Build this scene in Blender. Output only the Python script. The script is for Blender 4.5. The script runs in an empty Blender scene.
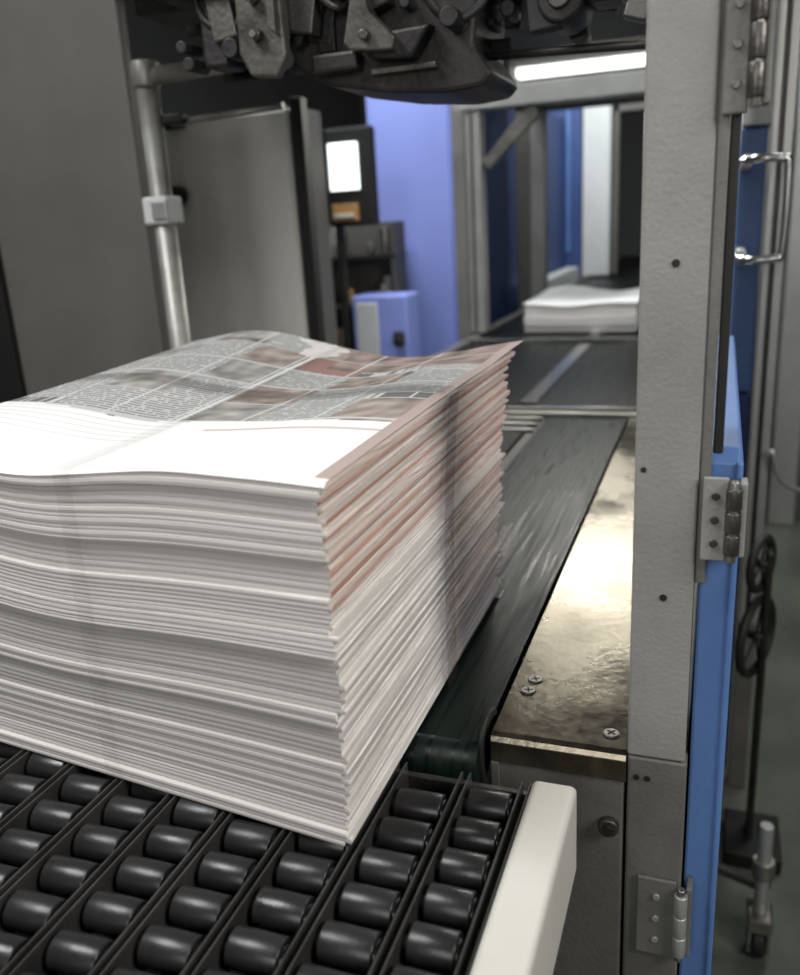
import bpy, bmesh, math, random
from mathutils import Vector, Matrix, noise
S = 0.4            # design units -> metres
random.seed(7)
scene = bpy.context.scene
scene.view_settings.view_transform = 'Standard'

# ------------------------------------------------------------------ materials
def new_mat(name):
    m = bpy.data.materials.new(name); m.use_nodes = True
    nt = m.node_tree; b = nt.nodes["Principled BSDF"]
    return m, nt, b

def paint(name, col, rough=0.5, metal=0.0, var=0.12, nscale=6.0, bump=0.0, bscale=200.0, dirt=None, dirt_amt=0.4, stretch=None, spec=0.5, rvar=0.0):
    m, nt, b = new_mat(name)
    tc = nt.nodes.new("ShaderNodeTexCoord")
    src = tc.outputs["Object"]
    if stretch:
        mp = nt.nodes.new("ShaderNodeMapping"); mp.inputs["Scale"].default_value = stretch
        nt.links.new(src, mp.inputs[0]); src = mp.outputs[0]
    n = nt.nodes.new("ShaderNodeTexNoise"); n.inputs["Scale"].default_value = nscale
    n.inputs["Detail"].default_value = 6; n.inputs["Roughness"].default_value = 0.65
    nt.links.new(src, n.inputs["Vector"])
    r = nt.nodes.new("ShaderNodeValToRGB")
    d = dirt or tuple(c * (1 - var * 3) for c in col)
    r.color_ramp.elements[0].position = 0.3; r.color_ramp.elements[1].position = 0.62
    mix = [col[i] * (1 - dirt_amt) + d[i] * dirt_amt for i in range(3)]
    r.color_ramp.elements[0].color = (*mix, 1)
    r.color_ramp.elements[1].color = (*[min(1, c * (1 + var)) for c in col], 1)
    nt.links.new(n.outputs["Fac"], r.inputs[0])
    nt.links.new(r.outputs[0], b.inputs["Base Color"])
    b.inputs["Roughness"].default_value = rough
    b.inputs["Metallic"].default_value = metal
    b.inputs["Specular IOR Level"].default_value = spec
    if rvar:
        mr = nt.nodes.new("ShaderNodeMapRange")
        mr.inputs[1].default_value = 0.3; mr.inputs[2].default_value = 0.7
        mr.inputs[3].default_value = max(0.03, rough - rvar); mr.inputs[4].default_value = min(1, rough + rvar)
        nt.links.new(n.outputs["Fac"], mr.inputs[0]); nt.links.new(mr.outputs[0], b.inputs["Roughness"])
    if bump:
        n2 = nt.nodes.new("ShaderNodeTexNoise"); n2.inputs["Scale"].default_value = bscale
        n2.inputs["Detail"].default_value = 2
        nt.links.new(src, n2.inputs["Vector"])
        bp = nt.nodes.new("ShaderNodeBump"); bp.inputs["Strength"].default_value = bump
        bp.inputs["Distance"].default_value = 0.002
        nt.links.new(n2.outputs["Fac"], bp.inputs["Height"])
        nt.links.new(bp.outputs[0], b.inputs["Normal"])
    return m

def emis(name, col, strength):
    m, nt, b = new_mat(name)
    b.inputs["Base Color"].default_value = (*col, 1)
    b.inputs["Emission Color"].default_value = (*col, 1)
    b.inputs["Emission Strength"].default_value = strength
    return m

M = {}
M['post'] = paint('grey_hammered_paint', (.25, .25, .235), .5, .0, .1, 9, .2, 300, dirt=(.12, .115, .10), dirt_amt=.3)
M['post_dk'] = paint('grey_machine_paint', (.15, .148, .135), .5, .1, .15, 7, .2, 260, dirt=(.06, .058, .052), dirt_amt=.5)
M['panel'] = paint('panel_grey', (.66, .65, .60), .6, 0, .06, 3, .15, 150, dirt=(.45, .43, .39), dirt_amt=.4)
M['panel_dk'] = paint('panel_dark_grey', (.105, .10, .09), .6, 0, .1, 3, .15, 150, dirt=(.07, .065, .058), dirt_amt=.4)
M['cream'] = paint('cream_paint', (.60, .59, .54), .45, 0, .04, 8, .12, 220, dirt=(.4, .37, .3), dirt_amt=.2)
M['steel'] = paint('worn_steel', (.34, .33, .30), .38, .9, .15, 12, .12, 300, dirt=(.14, .12, .10), dirt_amt=.6, rvar=.1)
M['pipe'] = paint('galvanised_pipe', (.36, .355, .33), .45, .5, .15, 12, .12, 300, dirt=(.14, .12, .10), dirt_amt=.6)
M['steel_dk'] = paint('dark_steel', (.10, .095, .09), .4, .8, .15, 12, .2, 300, dirt=(.04, .04, .04), dirt_amt=.6)
M['plate'] = paint('worn_plate', (.19, .17, .13), .25, .92, .15, 10, .12, 160, dirt=(.045, .036, .026), dirt_amt=.85, rvar=.12, stretch=(1, .7, 1))
M['chrome'] = paint('chrome', (.6, .6, .58), .22, 1, .05, 20)
M['belt'] = paint('conveyor_belt', (.007, .008, .008), .38, 0, .3, 5, .1, 300, dirt=(.004, .004, .004), stretch=(40, 1.2, 1), rvar=.14, spec=.16)
M['belt_gr'] = paint('green_belt', (.004, .009, .007), .36, 0, .3, 5, .1, 300, dirt=(.003, .005, .004), stretch=(30, .8, 1), rvar=.18, spec=.16)
M['roller'] = paint('roller_plastic', (.013, .013, .014), .33, 0, .3, 30, .06, 300, dirt=(.02, .019, .018), rvar=.08, spec=.45)
M['rail'] = paint('rail_black', (.10, .098, .095), .35, .7, .3, 20)
M['black'] = paint('black', (.006, .006, .006), .6, 0, .2, 10)
M['rubber'] = paint('rubber', (.012, .012, .012), .6, 0, .2, 10)
M['dirty'] = paint('oily_metal', (.022, .020, .019), .5, .3, .4, 14, .4, 120, dirt=(.007, .006, .006), dirt_amt=.8)
M['dirty2'] = paint('oily_light_metal', (.12, .115, .10), .42, .5, .3, 14, .4, 120, dirt=(.025, .022, .018), dirt_amt=.8)
M['blue'] = paint('blue_paint', (.10, .20, .45), .45, 0, .05, 6, .1, 220, dirt=(.06, .12, .3), dirt_amt=.4)
M['peri'] = paint('periwinkle_panel', (.25, .31, .72), .6, 0, .03, 3)
M['dkblue'] = paint('dark_blue_panel', (.035, .07, .21), .55, 0, .1, 3)
M['white'] = paint('white_panel', (.60, .61, .60), .55, 0, .04, 3)
M['alu'] = paint('aluminium', (.45, .455, .44), .42, .6, .06, 8)
M['orange'] = paint('label_orange', (.45, .25, .09), .5, 0, .1, 40)
M['floor'] = paint('shop_floor', (.11, .12, .095), .35, 0, .2, 2.5, .1, 60, dirt=(.035, .04, .03), dirt_amt=.6, rvar=.12)
M['wall'] = paint('hall_wall', (.19, .195, .19), .8, 0, .1, 1.0)
M['ceil'] = paint('hall_ceiling', (.05, .05, .05), .9, 0, .1, 1.0)
M['screen'] = emis('screen_glow', (.95, 1, 1), 1.6)
M['lamp'] = emis('lamp_tube', (.97, 1, .95), 2.2)
def film(name, al):
    m, nt, b = new_mat(name)
    b.inputs["Base Color"].default_value = (.10, .08, .065, 1); b.inputs["Roughness"].default_value = .4; b.inputs["Alpha"].default_value = al
    return m
M['strap'] = film('clear_plastic_strap', .28)
M['strap2'] = film('thin_plastic_strap', .09)

def paper_mat(name, fine):
    m, nt, b = new_mat(name)
    a = nt.nodes.new("ShaderNodeAttribute"); a.attribute_name = "Col"
    tc = nt.nodes.new("ShaderNodeTexCoord")
    mp = nt.nodes.new("ShaderNodeMapping"); mp.inputs["Scale"].default_value = (3, 3, fine)
    nt.links.new(tc.outputs["Object"], mp.inputs[0])
    n = nt.nodes.new("ShaderNodeTexNoise"); n.inputs["Scale"].default_value = 1.0; n.inputs["Detail"].default_value = 4
    nt.links.new(mp.outputs[0], n.inputs["Vector"])
    mr = nt.nodes.new("ShaderNodeMapRange")
    mr.inputs[1].default_value = .3; mr.inputs[2].default_value = .7; mr.inputs[3].default_value = .87; mr.inputs[4].default_value = 1.05
    nt.links.new(n.outputs["Fac"], mr.inputs[0])
    mx = nt.nodes.new("ShaderNodeVectorMath"); mx.operation = 'SCALE'
    nt.links.new(a.outputs["Color"], mx.inputs[0]); nt.links.new(mr.outputs[0], mx.inputs["Scale"])
    nt.links.new(mx.outputs[0], b.inputs["Base Color"])
    b.inputs["Roughness"].default_value = .75
    b.inputs["Specular IOR Level"].default_value = .25
    return m
M['paper'] = paper_mat('newsprint_edges', 300)
M['page'] = paper_mat('newsprint_page', 3)

# ------------------------------------------------------------------ builder
class Obj:
    def __init__(s, name):
        s.name = name; s.bm = bmesh.new(); s.mats = []
    def mi(s, k):
        if k not in s.mats: s.mats.append(k)
        return s.mats.index(k)
    def _merge(s, t, mat, smooth=False, mtx=None):
        i = s.mi(mat)
        if mtx is not None: bmesh.ops.transform(t, matrix=mtx, verts=t.verts)
        mp = {v: s.bm.verts.new(v.co) for v in t.verts}
        for f in t.faces:
            try:
                nf = s.bm.faces.new([mp[v] for v in f.verts])
                nf.material_index = i; nf.smooth = f.smooth if not smooth else True
            except ValueError: pass
        t.free()
    def box(s, x0, x1, y0, y1, z0, z1, mat, bev=0.004, seg=2, rot=None):
        t = bmesh.new(); bmesh.ops.create_cube(t, size=1)
        c = Vector(((x0+x1)/2, (y0+y1)/2, (z0+z1)/2))
        d = Vector((abs(x1-x0), abs(y1-y0), abs(z1-z0)))
        for v in t.verts: v.co = Vector((v.co.x*d.x, v.co.y*d.y, v.co.z*d.z))
        bev = min(bev, min(d)*.45)
        if bev > 0: bmesh.ops.bevel(t, geom=t.edges[:], offset=bev, segments=seg, affect='EDGES', profile=.5)
        m = Matrix.Translation(c)
        if rot: m = m @ Matrix.Rotation(rot[1], 4, rot[0])
        s._merge(t, mat, False, m)
    def cyl(s, p0, p1, r, mat, seg=20, r2=None, bev=0.0):
        p0, p1 = Vector(p0), Vector(p1); d = p1-p0; L = d.length
        t = bmesh.new()
        bmesh.ops.create_cone(t, cap_ends=True, segments=seg, radius1=r, radius2=r if r2 is None else r2, depth=L)
        if bev:
            es = [e for e in t.edges if abs(e.verts[0].co.z-e.verts[1].co.z) < 1e-6]
            bmesh.ops.bevel(t, geom=es, offset=bev, segments=2, affect='EDGES', profile=.5)
        for f in t.faces: f.smooth = len(f.verts) <= 4
        m = Matrix.Translation((p0+p1)/2) @ d.to_track_quat('Z', 'Y').to_matrix().to_4x4()
        s._merge(t, mat, False, m)
    def tube(s, pts, r, mat, seg=10):
        P = [Vector(p) for p in pts]; Q = []
        ext = [P[0]*2-P[1]] + P + [P[-1]*2-P[-2]]
        for i in range(1, len(ext)-2):
            for k in range(6):
                t = k/6; a, b_, c, d = ext[i-1], ext[i], ext[i+1], ext[i+2]
                Q.append(.5*((2*b_)+(c-a)*t+(2*a-5*b_+4*c-d)*t*t+(3*b_-a-3*c+d)*t**3))
        Q.append(P[-1]); i0 = s.mi(mat); rings = []
        up = Vector((.13, .27, .95)).normalized()
        for i, q in enumerate(Q):
            tg = (Q[min(i+1, len(Q)-1)]-Q[max(i-1, 0)]).normalized()
            sd = tg.cross(up).normalized(); u2 = sd.cross(tg)
            rings.append([s.bm.verts.new(q+sd*math.cos(2*math.pi*k/seg)*r+u2*math.sin(2*math.pi*k/seg)*r) for k in range(seg)])
        for i in range(len(rings)-1):
            for k in range(seg):
                f = s.bm.faces.new([rings[i][k], rings[i][(k+1) % seg], rings[i+1][(k+1) % seg], rings[i+1][k]])
                f.material_index = i0; f.smooth = True
        for rg in (rings[0], rings[-1]):
            f = s.bm.faces.new(rg); f.material_index = i0
    def prism(s, poly, axis, a0, a1, mat, bev=.003):
        t = bmesh.new()
        def mk(p, a):
            return {'X': (a, p[0], p[1]), 'Y': (p[0], a, p[1]), 'Z': (p[0], p[1], a)}[axis]
        A = [t.verts.new(mk(p, a0)) for p in poly]; B = [t.verts.new(mk(p, a1)) for p in poly]
        t.faces.new(A); t.faces.new(B[::-1]); n = len(poly)
        for i in range(n): t.faces.new([A[i], B[i], B[(i+1) % n], A[(i+1) % n]])
        bmesh.ops.recalc_face_normals(t, faces=t.faces[:])
        if bev: bmesh.ops.bevel(t, geom=t.edges[:], offset=bev, segments=2, affect='EDGES', profile=.5)
        s._merge(t, mat)
    def torus(s, c, R, r, mat, axis=(1, 0, 0), n=32, k=10):
        i0 = s.mi(mat); q = Vector(axis).normalized().to_track_quat('Z', 'Y').to_matrix(); c = Vector(c); rg = []
        for i in range(n):
            a = 2*math.pi*i/n
            rg.append([s.bm.verts.new(c+q @ Vector(((R+r*math.cos(b))*math.cos(a), (R+r*math.cos(b))*math.sin(a), r*math.sin(b)))) for b in [2*math.pi*j/k for j in range(k)]])
        for i in range(n):
            for j in range(k):
                f = s.bm.faces.new([rg[i][j], rg[(i+1) % n][j], rg[(i+1) % n][(j+1) % k], rg[i][(j+1) % k]])
                f.material_index = i0; f.smooth = True
    def done(s):
        bmesh.ops.recalc_face_normals(s.bm, faces=s.bm.faces[:])
        vs = [v.co for v in s.bm.verts]
        lo = Vector([min(v[i] for v in vs) for i in range(3)]); hi = Vector([max(v[i] for v in vs) for i in range(3)])
        c = (lo+hi)/2
        for v in s.bm.verts: v.co = (v.co-c)*S
        me = bpy.data.meshes.new(s.name); s.bm.to_mesh(me); s.bm.free()
        for k in s.mats: me.materials.append(M[k])
        o = bpy.data.objects.new(s.name, me); o.location = c*S
        scene.collection.objects.link(o); return o

# ------------------------------------------------------------------ room shell
ZF = -2.1
o = Obj('floor'); o.box(-12, 9, -8, 30, ZF-.2, ZF, 'floor', 0); o.done()
o = Obj('wall_back'); o.box(-12, 9, 30, 30.3, ZF, 8, 'wall', 0); o.done()
o = Obj('wall_left'); o.box(-12.3, -12, -8, 30, ZF, 8, 'wall', 0); o.done()
o = Obj('wall_right'); o.box(9, 9.3, -8, 30, ZF, 8, 'wall', 0); o.done()
o = Obj('ceiling'); o.box(-12, 9, -8, 30, 8, 8.2, 'ceil', 0); o.done()

# ------------------------------------------------------------------ newspaper bundle
def bundle(name, x_r, w, yf0, yf1, yb0, yb1, H, N, seed, z_base=0.0, nx=16, ny=20, top_res=(150, 170), straps=True, wave=1.0, blank=False):
    rnd = random.Random(seed)
    def surf(u, v, h):
        x = x_r-u*w + .012*h*h*v*(1-u)
        yf = yf0+(yf1-yf0)*u
        yb = yb0+(yb1-yb0)*u+.14*h**3*(1-.4*u)
        y = yf+(yb-yf)*v
        z = H*h
        d = -.050*math.exp(-((u-.62)/.26)**2)*(1-v)**.8 + .050*math.exp(-((u-.78)/.22)**2)*v**1.5
        d += -.028*math.exp(-((u-.33)/.16)**2)*v + .012*math.sin(u*9+1)*v*(1-v)*2
        d += .010*math.sin(h*5+u*5)*(1-v)
        z += d*wave*h**1.4
        return Vector((x, y, z+z_base))
    V = []; F = []; FC = []; FM = []; FS = []
    gtone = .9
    hs = [0]
    for k in range(N): hs.append(hs[-1]+rnd.uniform(.7, 1.35))
    hs = [h/hs[-1] for h in hs]
    gx = gy = 0; nxt = 0
    for k in range(N):
        if k == nxt:
            nxt = k+rnd.choice((3, 4, 5, 6, 7))
            gx = rnd.uniform(-.007, .005); gy = rnd.uniform(-.007, .007); gtone = rnd.uniform(.78, 1)
        ox = gx+rnd.uniform(-.004, .004)+(.0035 if k % 2 else -.0035); oy = gy+rnd.uniform(-.0008, .0008)
        tone = gtone*rnd.uniform(.975, 1.01)
        h0, h1 = hs[k], hs[k+1]
        if k == N-1: ox = .006; oy = -.004
        sl = rnd.uniform(-.006, .006)
        def P(i, j, hh, ins):
            u, v = i/nx, j/ny
            p = surf(u, v, hh)
            p.x += ox+sl*v; p.y += oy
            if j == 0: p.y += ins*.16
            if i == 0: p.x -= ins*.25
            if j == ny: p.y -= ins
            if i == nx: p.x += ins
            if i == 0 and ins < .004: p.x += .003*noise.noise(Vector((k*3.1, j*.9, seed)))
            return p
        hm = (h0+h1)/2; g = 0
        B = {}; T = {}; Mi = {}
        for i in range(nx+1):
            for j in range(ny+1):
                B[i, j] = len(V); V.append(P(i, j, h0+g, .005))
                T[i, j] = len(V); V.append(P(i, j, h1-g, .005))
                if i in (0, nx) or j in (0, ny):
                    Mi[i, j] = len(V); V.append(P(i, j, hm, 0))
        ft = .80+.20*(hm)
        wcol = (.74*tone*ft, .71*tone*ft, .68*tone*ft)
        def add(f, c, m=0, sm=True): F.append(f); FC.append(c); FM.append(m); FS.append(sm)
        for i in range(nx):
            for j in range(ny):
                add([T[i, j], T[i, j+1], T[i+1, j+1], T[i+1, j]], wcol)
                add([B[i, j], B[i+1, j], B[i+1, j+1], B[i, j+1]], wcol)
        per = [(i, 0) for i in range(nx)]+[(nx, j) for j in range(ny)]+[(i, ny) for i in range(nx, 0, -1)]+[(0, j) for j in range(ny, 0, -1)]
        redl = rnd.random()
        for a in range(len(per)):
            p, q = per[a], per[(a+1) % len(per)]
            c = wcol
            if p[0] == 0 and q[0] == 0:      # cut page edges
                v = (p[1]+q[1])/2/ny; h = hm
                red = max(0, min(1, (h-.60)/.06))*(.6+.4*redl)
                beige = max(0, min(1, (v-.52)/.05))*(.6+.4*redl)
                if h <= .64: red = .10*redl
                w0 = Vector((.95, .91, .85)); r0 = Vector((.52, .26, .20)) if redl > .55 else Vector((.72, .56, .47)); b0 = Vector((.66, .50, .39))
                cc = w0.lerp(b0, beige).lerp(r0, red*(1-.3*v))
                cc = cc*(.88+.14*rnd.random()) if redl < .85 else cc*.82
                c = tuple(cc)
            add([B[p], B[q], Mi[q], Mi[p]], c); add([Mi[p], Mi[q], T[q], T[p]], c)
    if top_res:
        tx, ty = top_res
        def tint(u, v):
            base = Vector((.86, .86, .84))
            n1 = noise.noise(Vector((u*3, v*3, 1.7)))
            if blank:
                if v > .35 and .15 < u < .8 and int(v*ty) % 3 == 1: return base*.7
                return base
            if u < .028 and v > .02: return Vector((.42, .34, .31))
            if v < .30+.02*n1:
                if u < .40 and .235 < v < .25: return Vector((.60, .50, .47))
                if u > .5 and (int(v*ty) % 4 == 1) and v > .16: return base*.84
                return base
            if .02 < (u % .17) < .028: return base*.7
            if .515 < u < .53: return base*.85
            col = int(u/.17); row = int((v-.30)/.145)
            hv = (col*7+row*13+seed) % 11
            if ((v-.30) % .145) < .010: return base*.62
            if v > .80 and u < .45:
                n = noise.noise(Vector((u*18, v*18, seed)))
                return Vector((.22, .17, .15))*(1+1.1*n)+Vector((.06, .045, .04))
            if hv in (0, 3, 8, 6):
                n = noise.noise(Vector((u*26, v*26, seed)))
                n2 = noise.noise(Vector((u*9, v*9, seed+3)))
                pal = [Vector((.25, .20, .17)), Vector((.21, .26, .25)), Vector((.26, .25, .23))][(col+row) % 3]
                return pal*(1+.9*n)+Vector((.07, .068, .065))*(1+n2*2)
            if hv == 5 and ((v-.30) % .145) < .05:
                return Vector((.16, .16, .16)) if noise.noise(Vector((u*70, 3.3, row))) > -.1 else base*.7
            if hv == 1 and v > .75: return Vector((.32, .19, .16))*(1+.4*n1)
            line = int(v*ty) % 2
            if line and noise.noise(Vector((u*120, int(v*ty)*1.7, 0))) > -.25: return Vector((.25, .25, .24))
            return base*.60
        idx = {}
        for i in range(tx+1):
            for j in range(ty+1):
                u, v = i/tx, j/ty
                p = surf(u, v, 1.0); p.z += .0035
                p.x += .008 - .016*u; p.y += -.006+.010*v
                p.z += .0025*noise.noise(Vector((u*6, v*6, 5)))
                cr = max(0, 1-((u/.14)**2+((1-v)/.2)**2)**.5)
                p.z += .02*cr; p.x += .02*cr; p.y += .02*cr
                if j == 0: p.z -= .006
                idx[i, j] = len(V); V.append(p)
        for i in range(tx):
            for j in range(ty):
                c = tint((i+.5)/tx, (j+.5)/ty)
                F.append([idx[i, j], idx[i, j+1], idx[i+1, j+1], idx[i+1, j]]); FC.append(tuple(max(.02, x) for x in c)); FM.append(1); FS.append(True)
    if straps:
        def strip(path, wv, mi):
            ids = []
            for p, off in path:
                ids.append((len(V), len(V)+1)); V.append(p-wv+off); V.append(p+wv+off)
            for a in range(len(ids)-1):
                F.append([ids[a][0], ids[a][1], ids[a+1][1], ids[a+1][0]]); FC.append((1, 1, 1)); FM.append(mi); FS.append(True)
        e = .013
        v0 = .52
        path = [(surf(0, v0, h/20), Vector((e, 0, 0))) for h in range(0, 21)]
        path += [(surf(u/30, v0, 1), Vector((0, 0, .0085))) for u in range(0, 31)]
        path += [(surf(1, v0, h/20), Vector((-e, 0, 0))) for h in range(20, -1, -1)]
        strip(path, Vector((0, .036, 0)), 2)
        u0 = .50
        path = [(surf(u0, 0, h/20), Vector((0, -e, 0))) for h in range(0, 21)]
        path += [(surf(u0, v/30, 1), Vector((0, 0, .0085))) for v in range(0, 31)]
        path += [(surf(u0, 1, h/20), Vector((0, e, 0))) for h in range(20, -1, -1)]
        strip(path, Vector((.018, 0, 0)), 3)
    lo = Vector([min(v[i] for v in V) for i in range(3)]); hi = Vector([max(v[i] for v in V) for i in range(3)])
    c = (lo+hi)/2
    me = bpy.data.meshes.new(name); me.from_pydata([tuple((v-c)*S) for v in V], [], F)
    for k in ('paper', 'page', 'strap', 'strap2'): me.materials.append(M[k])
    me.polygons.foreach_set('material_index', FM); me.polygons.foreach_set('use_smooth', [False]*len(FS))
    ca = me.color_attributes.new('Col', 'FLOAT_COLOR', 'CORNER')
    buf = []
    for f, cc in zip(F, FC): buf += [*cc, 1.0]*len(f)
    ca.data.foreach_set('color', buf); me.update()
    ob = bpy.data.objects.new(name, me); ob.location = c*S; scene.collection.objects.link(ob)
    return ob

bundle('newspaper_bundle', -.535, 1.03, 1.085, 1.20, 2.16, 2.30, .645, 68, 3, z_base=.003)
bundle('newspaper_bundle.001', -.64, .95, 7.45, 7.5, 8.5, 8.6, .25, 14, 8, z_base=.012, nx=10, ny=8, top_res=(60, 60), straps=False, wave=.8, blank=True)

# ------------------------------------------------------------------ roller conveyor
o = Obj('roller_conveyor')
rails = [-.290, -.405] + [-.405-.128*i for i in range(1, 13)]
R = .031
for a in range(len(rails)-1):
    x1, x0 = rails[a], rails[a+1]
    xm = (x0+x1)/2; hw = (x1-x0)/2-.021
    off = (a % 2)*.035
    y = 1.285-off
    while y > .35:
        o.cyl((xm-hw, y, -R), (xm+hw, y, -R), R, 'roller', 28, bev=.0025)
        o.cyl((xm-hw-.004, y, -R), (xm+hw+.004, y, -R), R*.72, 'roller', 20, bev=.002)
        o.cyl((xm-hw-.012, y, -R), (xm+hw+.012, y, -R), .009, 'steel', 10)
        y -= .083
for x in rails:
    for dx in (-.010, .006):
        o.box(x+dx, x+dx+.004, .3, 1.335, -.075, .0, 'rail', .001, 1)
    o.box(x-.010, x+.010, .3, 1.335, -.080, -.060, 'rail', .001, 1)
o.box(-1.95, -.28, .3, 1.335, -.14, -.12, 'black', .002)
o.box(-1.95, -.28, 1.336, 1.350, -.14, -.03, 'steel_dk', .002)
for xx in (-1.9, -.33):
    for yy in (.36, 1.28):
        o.box(xx-.03, xx+.03, yy-.03, yy+.03, ZF, -.14, 'post_dk', .004)
o.done()
o = Obj('side_guide')
o.box(-.278, -.197, .3, 1.335, -.175, .012, 'cream', .012, 4)
o.box(-.2795, -.2785, .3, 1.32, -.06, .004, 'black', .0003, 1)
o.cyl((-.2, .7, -.09), (-.193, .7, -.09), .012, 'steel', 16)
o.done()

# ------------------------------------------------------------------ belt conveyor 1
def belt_loop(o, x0, x1, y0, y1, ztop, r, mat):
    pts = [(y0+r-r*math.sin(a), ztop-r+r*math.cos(a)) for a in [math.pi*i/12 for i in range(13)]]
    pts += [(y1-r+r*math.sin(a), ztop-r-r*math.cos(a)) for a in [math.pi*i/12 for i in range(13)]]
    i0 = o.mi(mat)
    A = [o.bm.verts.new((x0, *p)) for p in pts]; B = [o.bm.verts.new((x1, *p)) for p in pts]
    n = len(pts)
    for i in range(n):
        f = o.bm.faces.new([A[i], B[i], B[(i+1) % n], A[(i+1) % n]]); f.material_index = i0; f.smooth = not (i == n-1 or i == 12)
    for r_ in (A, B[::-1]):
        f = o.bm.faces.new(r_); f.material_index = i0
o = Obj('belt_conveyor')
belt_loop(o, -.80, -.405, 1.39, 4.34, -.004, .05, 'belt_gr')
belt_loop(o, -1.22, -.86, 1.39, 4.34, -.004, .05, 'belt')
belt_loop(o, -1.92, -1.28, 1.39, 4.34, -.004, .05, 'belt')
for x in (-.83, -1.25): o.box(x-.022, x+.022, 1.5, 4.3, -.05, -.012, 'steel_dk', .003)
for y in (4.02, 4.14, 4.26): o.box(-1.20, -.82, y-.018, y+.018, -.01, .006, 'steel', .004)
o.box(-2.02, -1.94, 1.38, 4.34, -.35, .01, 'steel', .006)
o.box(-1.94, -.40, 1.50, 4.3, -.20, -.10, 'post_dk', .004)
o.box(-1.9, -1.8, 1.5, 1.6, ZF, -.2, 'post_dk', .004)
o.box(-1.9, -1.8, 4.1, 4.2, ZF, -.2, 'post_dk', .004)
o.done()
o = Obj('transfer_roller_bar')
o.box(-2.0, -.03, 4.37, 4.41, -.08, .006, 'steel', .004)
o.box(-2.0, -.03, 4.47, 4.52, -.08, .012, 'chrome', .006)
o.box(-2.0, -.03, 4.41, 4.47, -.1, -.03, 'black', .002)
o.done()

o = Obj('machine_base_cabinet')
o.prism([(1.463, -.06), (1.463, -.014), (1.470, -.003), (1.482, .0), (4.33, .0), (4.33, -.02), (1.485, -.02), (1.480, -.06)], 'X', -.392, -.124, 'plate', .0015)
o.box(-.388, -.127, 1.468, 4.3, -1.9, -.022, 'post_dk', .006)
o.box(-.122, -.014, 1.466, 4.3, -1.9, -.001, 'post_dk', .005)
o.box(-.392, -.375, 1.462, 1.470, -1.9, -.06, 'post_dk', .002)
o.box(-.385, -.02, 1.5, 4.2, ZF, -1.9, 'black', .004)
def screw(o, x, y, z, r=.015):
    o.cyl((x, y, z-.002), (x, y, z+.0018), r*1.15, 'steel_dk', 24)
    o.cyl((x, y, z-.002), (x, y, z+.0035), r, 'steel', 24, bev=.001)
    a = random.uniform(0, 1.5)
    for k in (0, math.pi/2):
        o.box(x-r*.7, x+r*.7, y-.0022, y+.0022, z+.0028, z+.0040, 'black', .0003, 1, rot=('Z', a+k))
screw(o, -.346, 1.700, 0); screw(o, -.352, 1.650, 0); screw(o, -.160, 1.53, 0)
for x, z in ((-.155, -.165), (-.35, -.5)):
    o.cyl((x, 1.468, z), (x, 1.450, z), .020, 'steel_dk', 24, bev=.003)
    o.cyl((x, 1.450, z), (x, 1.444, z), .011, 'black', 6)
for x, z in ((-.105, -.045), (-.085, -.045)):
    o.cyl((x, 1.4665, z), (x, 1.4635, z), .006, 'black', 12)
o.tube([(-.392, 1.50, .035), (-.400, 1.47, .035), (-.405, 1.44, .0), (-.405, 1.435, -.06), (-.40, 1.45, -.12)], .008, 'black')
o.done()

# ------------------------------------------------------------------ machine post with hinges
o = Obj('machine_frame_post')
o.box(-.123, -.018, 1.466, 1.60, 0.001, 4.2, 'post', .005, 3)
for z in (.912, .335, 2.2):
    o.cyl((-.068, 1.4665, z), (-.068, 1.4645, z), .0065, 'black', 16)
o.cyl((-.108, 1.4665, .57), (-.108, 1.4650, .57), .005, 'dirty', 12)
o.box(-.017, .001, 1.470, 1.497, .365, 4.2, 'post_dk', .003)
o.box(.002, .018, 1.475, 1.497, .60, 4.2, 'black', .003)
o.done()

def hinge(name, x, z, y=1.456, h=.14, mat='steel_dk', plate='post', pw=.05):
    o = Obj(name)
    o.box(x-pw, x, y+.0, y+.008, z-h*.62, z+h*.62, plate, .003)
    o.box(x+.018, x+.03, y+.002, y+.04, z-h*.55, z+h*.55, plate, .003)
    n = 3; sh = h/n
    for i in range(n):
        z0 = z-h/2+i*sh
        o.cyl((x+.009, y-.006, z0+.002), (x+.009, y-.006, z0+sh-.002), .013, mat, 20, bev=.002)
    o.cyl((x+.009, y-.006, z-h/2-.012), (x+.009, y-.006, z+h/2+.012), .008, 'steel', 14, bev=.002)
    for dz in (-.35, 0, .35):
        o.cyl((x-pw*.5, y+.002, z+dz*h), (x-pw*.5, y-.004, z+dz*h), .007, mat, 12, bev=.001)
    return o.done()
hinge('door_hinge', .024, 1.215, h=.15, pw=.035, plate='post_dk')
hinge('door_hinge.001', .030, .49, h=.12, pw=.04)
hinge('door_hinge.002', -.022, -.36, h=.15, mat='alu', plate='post_dk', pw=.075)

o = Obj('blue_machine_door')
o.prism([(1.50, -2.0), (1.50, .58), (1.53, .60), (2.9, .60), (2.9, -2.0)], 'X', -.010, .048, 'blue', .005)
o.box(.040, .052, 1.495, 2.9, -1.9, .58, 'blue', .004)
o.box(-.005, .04, 1.6, 2.8, ZF, -2.0, 'black', .003)
o.done()

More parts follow.
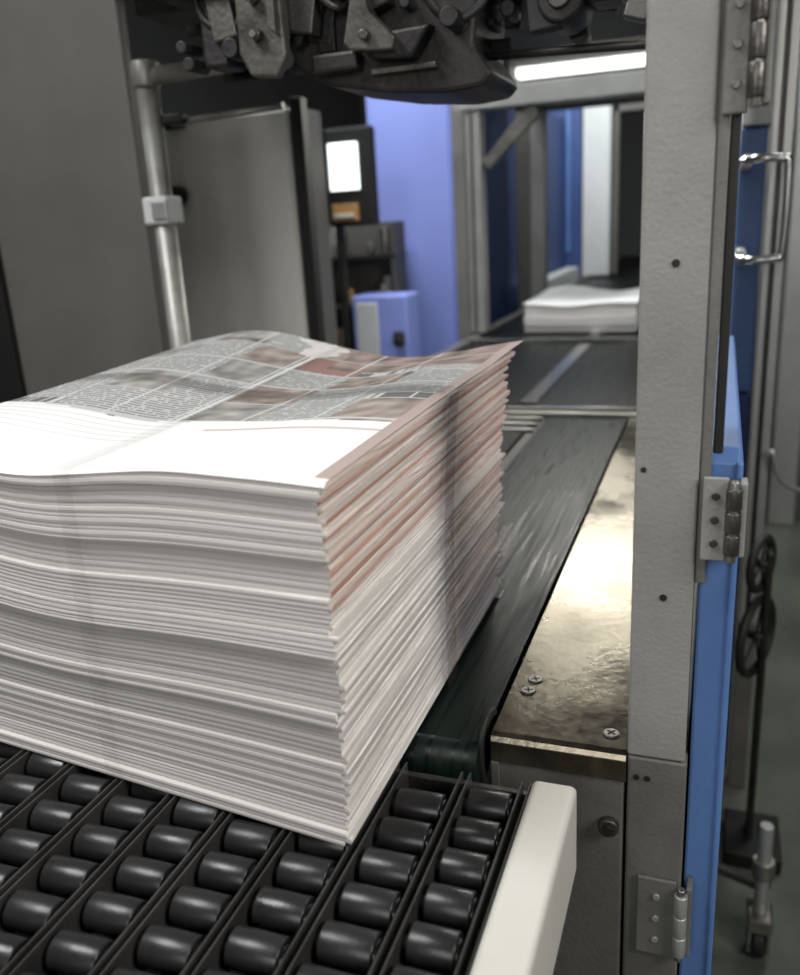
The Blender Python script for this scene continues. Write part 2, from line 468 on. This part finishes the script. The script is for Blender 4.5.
# ------------------------------------------------------------------ belt conveyors further on
def conv(name, y0, y1):
    o = Obj(name)
    belt_loop(o, -.92, -.12, y0, y1, -.004, .05, 'belt')
    belt_loop(o, -1.90, -1.02, y0, y1, -.004, .05, 'belt')
    o.box(-1.015, -.925, y0+.1, y1-.1, -.05, .004, 'chrome', .004)
    o.box(-1.90, -.12, y0+.1, y1-.1, -.22, -.10, 'post_dk', .004)
    o.box(-.11, -.02, y0, y1, -.30, .015, 'steel', .006)
    o.box(-2.02, -1.93, y0, y1, -.30, .015, 'steel', .006)
    for x in (-1.9, -.2):
        for y in (y0+.3, y1-.3): o.box(x-.05, x+.05, y-.05, y+.05, ZF, -.22, 'post_dk', .005)
    o.done()
conv('twin_belt_conveyor', 4.56, 6.92)
conv('twin_belt_conveyor.001', 7.22, 12.0)
conv('twin_belt_conveyor.002', 12.2, 20.0)
o = Obj('transfer_roller_bar.001')
o.box(-2.05, -.03, 7.0, 7.06, -.1, .02, 'chrome', .01)
o.cyl((-2.0, 7.13, -.03), (-.05, 7.13, -.03), .04, 'chrome', 20)
o.done()

# ------------------------------------------------------------------ left enclosure
o = Obj('enclosure_panel')
o.box(-5.2, -2.37, 3.32, 3.38, ZF, 3.2, 'panel_dk', .01)
o.box(-3.45, -3.20, 3.28, 3.33, -.4, 1.27, 'black', .004)
o.done()
o = Obj('enclosure_door')
o.box(-2.94, -2.15, 4.35, 4.42, ZF, 1.593, 'panel', .012)
o.box(-2.93, -2.16, 4.335, 4.35, -1.9, 1.575, 'panel', .006)
o.cyl((-2.84, 4.33, 1.20), (-2.84, 4.28, 1.20), .055, 'black', 20, bev=.01)
o.box(-2.88, -2.76, 4.28, 4.34, 1.54, 1.58, 'black', .005)
o.done()
o = Obj('black_door_frame')
o.box(-2.145, -2.08, 4.37, 4.45, ZF, 1.64, 'black', .005)
o.done()
o = Obj('steel_pipe_post')
o.cyl((-2.19, 3.2, ZF), (-2.19, 3.2, 1.62), .045, 'pipe', 28)
o.cyl((-2.19, 3.2, ZF), (-2.19, 3.2, ZF+.03), .1, 'pipe', 28)
o.box(-2.25, -2.13, 3.14, 3.26, 1.04, 1.15, 'white', .012)
o.box(-2.20, -2.13, 3.13, 3.15, 1.06, 1.13, 'alu', .004)
o.cyl((-2.19, 3.2, 1.60), (-1.62, 3.2, 1.62), .035, 'pipe', 20)
o.cyl((-2.19, 3.2, 1.56), (-2.19, 3.2, 1.66), .055, 'pipe', 20, bev=.01)
o.cyl((-2.13, 3.25, 1.43), (-1.62, 3.25, 1.45), .014, 'pipe', 12)
o.box(-2.15, -2.05, 3.2, 3.25, 1.42, 1.46, 'black', .01)
o.done()

# ------------------------------------------------------------------ overhead machinery
o = Obj('overhead_machinery')
o.box(-1.62, -.14, 2.45, 4.0, 1.66, 1.9, 'dirty', .02)
o.box(-2.0, -1.6, 2.9, 3.6, 1.74, 2.3, 'dirty', .02)
o.box(-2.3, -.13, 2.3, 4.2, 1.95, 2.6, 'dirty', .02)
# low housing
o.prism([(-1.22, 1.60), (-1.20, 1.44), (-1.10, 1.385), (-.92, 1.35), (-.74, 1.332), (-.64, 1.34), (-.61, 1.37), (-.66, 1.44), (-.64, 1.62)], 'Y', 2.50, 2.85, 'dirty', .012)
o.prism([(-1.00, 1.49), (-.93, 1.43), (-.82, 1.42), (-.76, 1.50)], 'Y', 2.44, 2.50, 'dirty', .01)
o.box(-1.12, -.98, 2.44, 2.50, 1.41, 1.46, 'dirty', .01)
o.box(-.95, -.76, 2.47, 2.50, 1.395, 1.41, 'dirty2', .003)
o.box(-1.58, -1.25, 2.62, 2.9, 1.50, 1.62, 'dirty', .02)
o.box(-1.50, -1.42, 2.50, 2.62, 1.47, 1.66, 'dirty', .01)
# hanging bracket
o.prism([(-1.30, 1.75), (-1.30, 1.47), (-1.27, 1.41), (-1.19, 1.40), (-1.155, 1.45), (-1.165, 1.75)], 'Y', 2.36, 2.40, 'dirty2', .008)
o.prism([(-1.19, 1.75), (-1.19, 1.52), (-1.165, 1.50), (-1.165, 1.75)], 'Y', 2.33, 2.42, 'dirty2', .004)
for x, z in ((-1.235, 1.51), (-1.235, 1.60), (-1.22, 1.66)):
    o.cyl((x, 2.36, z), (x, 2.335, z), .018, 'steel_dk', 6); o.cyl((x, 2.345, z), (x, 2.325, z), .009, 'steel', 12)
# second bracket, split foot
o.prism([(-.99, 1.75), (-.975, 1.57), (-1.0, 1.47), (-.98, 1.45), (-.86, 1.44), (-.85, 1.47), (-.92, 1.54), (-.94, 1.62), (-.94, 1.75)], 'Y', 2.40, 2.46, 'dirty2', .006)
o.cyl((-.93, 2.40, 1.48), (-.93, 2.37, 1.48), .014, 'steel_dk', 16, bev=.004)
# rods & hoses
o.cyl((-1.60, 2.6, 1.60), (-.15, 2.6, 1.585), .020, 'dirty', 16)
o.cyl((-1.60, 2.8, 1.49), (-.60, 2.7, 1.47), .016, 'dirty', 12)
o.cyl((-.66, 2.62, 1.43), (-.14, 2.62, 1.41), .012, 'dirty', 12)
o.tube([(-.80, 2.4, 1.72), (-.76, 2.4, 1.56), (-.70, 2.45, 1.50), (-.62, 2.5, 1.56), (-.58, 2.5, 1.72)], .012, 'rubber')
o.tube([(-1.12, 2.4, 1.75), (-1.08, 2.4, 1.62), (-1.02, 2.45, 1.57), (-.98, 2.5, 1.66), (-.97, 2.5, 1.75)], .010, 'dirty2')
o.tube([(-1.52, 2.5, 1.72), (-1.48, 2.5, 1.60), (-1.38, 2.5, 1.57), (-1.33, 2.5, 1.68)], .012, 'rubber')
for i in range(95):
    x = random.uniform(-1.6, -.2); y = random.uniform(2.42, 2.8); z = random.uniform(1.47, 1.68)
    w = random.uniform(.012, .045); h = random.uniform(.012, .04)
    m = random.choice(['dirty', 'dirty', 'dirty', 'dirty2', 'steel_dk', 'rubber'])
    if random.random() < .6:
        o.box(x-w, x+w, y-.03, y+.03, z-h, z+.12, m, .006, rot=('Y', random.uniform(-.35, .35)))
    else:
        o.cyl((x, y-.05, z), (x, y+.05, z), h*.8, m, 16, bev=.004)
o.cyl((-.42, 2.45, 1.52), (-.42, 2.65, 1.52), .06, 'dirty', 24, bev=.01)
o.cyl((-.42, 2.43, 1.52), (-.42, 2.45, 1.52), .03, 'steel_dk', 20, bev=.004)
o.box(-.36, -.17, 2.45, 2.6, 1.50, 1.62, 'dirty', .02)
o.done()

# ------------------------------------------------------------------ operator panel
o = Obj('grey_equipment_cabinet')
o.box(-3.25, -3.02, 6.3, 6.7, ZF, 1.85, 'panel_dk', .01)
o.done()
o = Obj('control_monitor')
o.box(-3.16, -2.74, 7.02, 7.14, .98, 1.76, 'black', .02)
o.box(-3.12, -2.86, 7.00, 7.03, 1.27, 1.64, 'screen', .003)
o.box(-3.10, -2.88, 6.95, 7.02, 1.02, 1.16, 'orange', .005)
o.box(-3.08, -2.90, 6.93, 6.96, 1.05, 1.08, 'white', .003)
o.box(-3.13, -3.06, 7.05, 7.12, ZF, 1.0, 'steel_dk', .01)
o.done()
o = Obj('parts_rack')
for z in (-.2, .25, .7): o.box(-3.6, -2.75, 7.5, 7.8, z-.02, z+.02, 'steel_dk', .005)
for i in range(26):
    x = random.uniform(-3.5, -2.86); z = random.choice((-.18, .27, .72)); h = random.uniform(.1, .3)
    o.cyl((x, 7.6, z), (x, 7.6, z+h), .04, random.choice(['steel', 'post', 'orange', 'post_dk', 'steel_dk']), 14, bev=.01)
o.box(-3.6, -2.80, 7.78, 7.8, ZF, 1.0, 'panel_dk', .005)
for x in (-3.6, -2.78): o.box(x-.02, x+.02, 7.5, 7.8, ZF, 1.0, 'panel_dk', .005)
o.done()
o = Obj('blue_wall_panel')
o.box(-3.15, -2.33, 8.0, 8.1, ZF, 2.2, 'peri', .01)
o.box(-3.12, -2.36, 7.98, 8.0, -1.9, 2.1, 'peri', .01)
o.done()
o = Obj('blue_junction_box')
o.box(-3.0, -2.50, 7.0, 7.35, ZF, .40, 'peri', .02)
o.box(-2.96, -2.76, 6.98, 7.0, -.2, .34, 'white', .01)
o.box(-2.62, -2.52, 6.95, 7.0, -.03, .10, 'steel_dk', .02)
o.cyl((-2.57, 6.9, .02), (-2.57, 7.0, .02), .03, 'black', 16)
o.done()

# ------------------------------------------------------------------ second machine frame (far)
o = Obj('machine_portal_frame')
o.box(-2.14, -2.03, 7.3, 7.5, ZF, 2.6, 'post_dk', .01)
o.box(-2.03, -1.90, 7.32, 7.5, .03, 2.6, 'post', .01)
o.box(-1.98, -1.97, 7.30, 7.32, .03, 2.5, 'black', .002)
o.box(-2.13, .06, 7.3, 7.48, 1.82, 1.98, 'post', .01)
o.box(-.015, .10, 7.3, 7.48, ZF, 2.6, 'post', .01)
o.prism([(-1.90, 1.42), (-1.84, 1.36), (-1.42, 1.74), (-1.44, 1.82), (-1.52, 1.82)], 'Y', 7.34, 7.40, 'dirty2', .01)
o.box(-2.1, .05, 7.5, 9.8, 2.25, 2.35, 'panel_dk', .01)
o.done()
o = Obj('machine_portal_frame.001')
o.box(-2.20, -2.04, 10.0, 10.2, ZF, 2.7, 'panel_dk', .01)
o.box(-2.04, -1.88, 10.0, 10.2, .03, 2.7, 'post', .01)
o.box(-2.2, .1, 10.0, 10.2, 2.05, 2.3, 'panel_dk', .01)
o.box(-.01, .15, 10.0, 10.2, ZF, 2.7, 'panel_dk', .01)
o.done()
o = Obj('fluorescent_lamp')
o.box(-1.75, -.2, 7.75, 7.95, 2.16, 2.22, 'white', .01)
o.cyl((-1.7, 7.80, 2.12), (-.25, 7.80, 2.12), .035, 'lamp', 16)
o.cyl((-1.7, 7.90, 2.12), (-.25, 7.90, 2.12), .035, 'lamp', 16)
for x in (-1.72, -.23): o.box(x-.03, x+.03, 7.75, 7.95, 2.07, 2.2, 'white', .01)
o.done()
o = Obj('dark_blue_machine_side')
o.box(-2.45, -2.3, 9.0, 13.8, ZF, 2.3, 'dkblue', .01)
o.box(-2.7, -2.04, 13.8, 14.2, ZF, 2.7, 'dkblue', .01)
o.box(-2.26, -2.20, 13.75, 13.8, .4, 2.6, 'blue', .005)
o.done()
o = Obj('white_machine_cover')
o.box(-2.02, -1.62, 13.8, 14.2, .03, 2.6, 'white', .01)
o.box(-2.25, -2.06, 10.3, 13.7, ZF, .18, 'white', .01)
o.done()
o = Obj('far_machine_doorway')
o.box(-1.60, -1.52, 14.0, 14.2, .03, 2.6, 'panel_dk', .01)
o.box(-.9, -.1, 14.0, 14.2, .35, 2.7, 'panel_dk', .01)
o.box(-1.60, -.1, 14.0, 14.2, 2.35, 2.7, 'panel_dk', .01)
o.box(-1.4, -1.3, 17, 17.2, .03, 2.6, 'steel', .01)
o.done()

# ------------------------------------------------------------------ right aisle
o = Obj('blue_machine_cabinet')
o.box(.055, .17, 4.6, 6.2, .08, 1.32, 'blue', .01)
o.box(.055, .17, 4.6, 6.2, ZF, .07, 'dkblue', .01)
o.box(.055, .19, 4.55, 6.2, 1.33, 2.4, 'white', .01)
o.done()
o = Obj('aluminium_guard_frame')
o.box(.175, .205, 4.4, 4.5, -1.1, 2.6, 'alu', .006)
o.box(.225, .265, 4.4, 4.5, -1.1, 2.6, 'alu', .006)
o.box(.205, .225, 4.43, 4.48, -1.1, 2.6, 'steel_dk', .002)
o.box(.175, .265, 4.4, 4.5, ZF, -1.1, 'post_dk', .006)
o.done()
o = Obj('tubular_door_handle')
o.tube([(.05, 4.3, 1.16), (.10, 4.12, 1.165), (.21, 4.10, 1.16), (.24, 4.10, 1.12), (.24, 4.10, .80), (.21, 4.10, .76), (.10, 4.12, .755), (.05, 4.3, .76)], .018, 'chrome')
o.box(.06, .10, 4.2, 4.55, 1.13, 1.19, 'alu', .01)
o.box(.06, .10, 4.2, 4.55, .73, .79, 'alu', .01)
o.done()
o = Obj('hand_truck')
ax = (1, -.45, .0)
cx, cy = .235, 3.9
for cz, r in ((-.56, .12), (-.92, .18)):
    o.torus((cx, cy, cz), r, .020, 'rubber', ax)
    for k in range(5):
        a = k*2*math.pi/5; t1 = Vector((.41, .91, 0)); t2 = Vector((0, 0, 1))
        c = Vector((cx, cy, cz)); o.cyl(c, c+(t1*math.cos(a)+t2*math.sin(a))*r, .006, 'rubber', 8)
    o.cyl((cx-.03, cy+.014, cz), (cx+.03, cy-.014, cz), .02, 'rubber', 16)
o.box(cx+.02, cx+.05, 3.88, 4.0, ZF, -.5, 'dirty', .01)
o.box(cx-.08, cx+.18, 3.75, 4.1, ZF, ZF+.08, 'black', .01)
o.done()
o = Obj('cart_caster')
o.cyl((.29, 3.25, -1.95), (.29, 3.25, -1.45), .028, 'alu', 16, bev=.004)
o.cyl((.29, 3.25, -1.62), (.29, 3.25, -1.70), .045, 'steel', 16, bev=.004)
o.box(.24, .34, 3.18, 3.32, -1.95, -1.88, 'steel', .01)
o.box(.245, .26, 3.19, 3.31, -2.06, -1.90, 'steel', .004)
o.box(.32, .335, 3.19, 3.31, -2.06, -1.90, 'steel', .004)
o.cyl((.265, 3.25, ZF+.075), (.315, 3.25, ZF+.075), .075, 'rubber', 24, bev=.01)
o.box(.06, .30, 3.30, 3.34, -1.80, -1.76, 'steel_dk', .01, rot=('Y', .3))
o.box(.29, .33, 3.3, 3.7, -1.82, -1.76, 'steel_dk', .01)
o.done()
o = Obj('grey_aisle_machine')
o.box(.62, 1.6, 9.0, 11.0, ZF, .2, 'panel_dk', .02)
o.box(.55, .80, 8.8, 9.0, ZF, 2.4, 'alu', .02)
o.box(.9, 1.8, 11.1, 12.0, .2, 2.2, 'dkblue', .02)
o.box(.35, .5, 11.0, 11.2, ZF, 2.6, 'post', .02)
o.done()
o = Obj('power_cable')
o.tube([(.27, 4.35, -.15), (.33, 4.4, -.32), (.48, 4.6, -.42), (.7, 4.9, -.4)], .012, 'alu')
o.done()

# ------------------------------------------------------------------ lights
def area(name, loc, target, size, power, col=(1, .97, .92), sy=None):
    l = bpy.data.lights.new(name, 'AREA'); l.energy = power; l.color = col; l.size = size*S
    if sy: l.shape = 'RECTANGLE'; l.size_y = sy*S
    ob = bpy.data.objects.new(name, l); ob.location = Vector(loc)*S
    ob.rotation_euler = (Vector(target)-Vector(loc)).to_track_quat('-Z', 'Y').to_euler()
    scene.collection.objects.link(ob)
area('ceiling_light_key', (-3.0, .3, 4.4), (-1.3, 1.5, .5), 1.8, 33, (.98, .99, 1))
area('side_fill_light', (2.9, .1, 2.7), (-.5, 1.5, .3), 1.6, 20, (1, .97, .93))  # unseen fill light, set low to brighten the bundle's right side
area('door_fill_light', (-.4, -2.6, 2.0), (-2.2, 4.2, .8), 1.6, 8, (1, .98, .96))  # added fill behind the camera, aimed at the enclosure door to lift it
area('machine_lamp_light', (-.9, 7.0, 2.05), (-.6, 3.0, 0), 1.2, 6, (1, .97, .88), .3)
area('ceiling_light_far', (-3, 5.6, 5.5), (-3, 8.0, .5), 2.5, 58, (.95, .98, 1))
area('ceiling_light_back', (-1.2, 12, 4), (-1.2, 13, 0), 2.5, 22, (.95, 1, 1))
area('ceiling_light_aisle', (1.6, 6.5, 5), (.5, 7, -1), 2.5, 26, (.97, 1, .98))
w = bpy.data.worlds.new('World'); scene.world = w; w.use_nodes = True
w.node_tree.nodes['Background'].inputs[0].default_value = (.97, .98, 1, 1)
w.node_tree.nodes['Background'].inputs[1].default_value = .11

# ------------------------------------------------------------------ camera
pt = math.radians(17.2); yw = math.radians(20.75); ro = math.atan(.0584)
Hd = Vector((-math.sin(yw), math.cos(yw), 0)); Rv = Vector((math.cos(yw), math.sin(yw), 0)); Zv = Vector((0, 0, 1))
Fw = Hd*math.cos(pt)-Zv*math.sin(pt); Dn = -(Hd*math.sin(pt)+Zv*math.cos(pt))
ir = Rv*math.cos(ro)+Dn*math.sin(ro); idn = -Rv*math.sin(ro)+Dn*math.cos(ro)
cam = bpy.data.cameras.new('camera'); co = bpy.data.objects.new('camera', cam); scene.collection.objects.link(co)
mt = Matrix((ir, -idn, -Fw)).transposed().to_4x4(); mt.translation = Vector((0, 0, 1))*S
co.matrix_world = mt
cam.sensor_fit = 'HORIZONTAL'; cam.sensor_width = 36; cam.lens = 36*860/800
cam.clip_start = .02; cam.clip_end = 100
cam.dof.use_dof = True; cam.dof.focus_distance = 1.75*S; cam.dof.aperture_fstop = 6.3
scene.camera = co
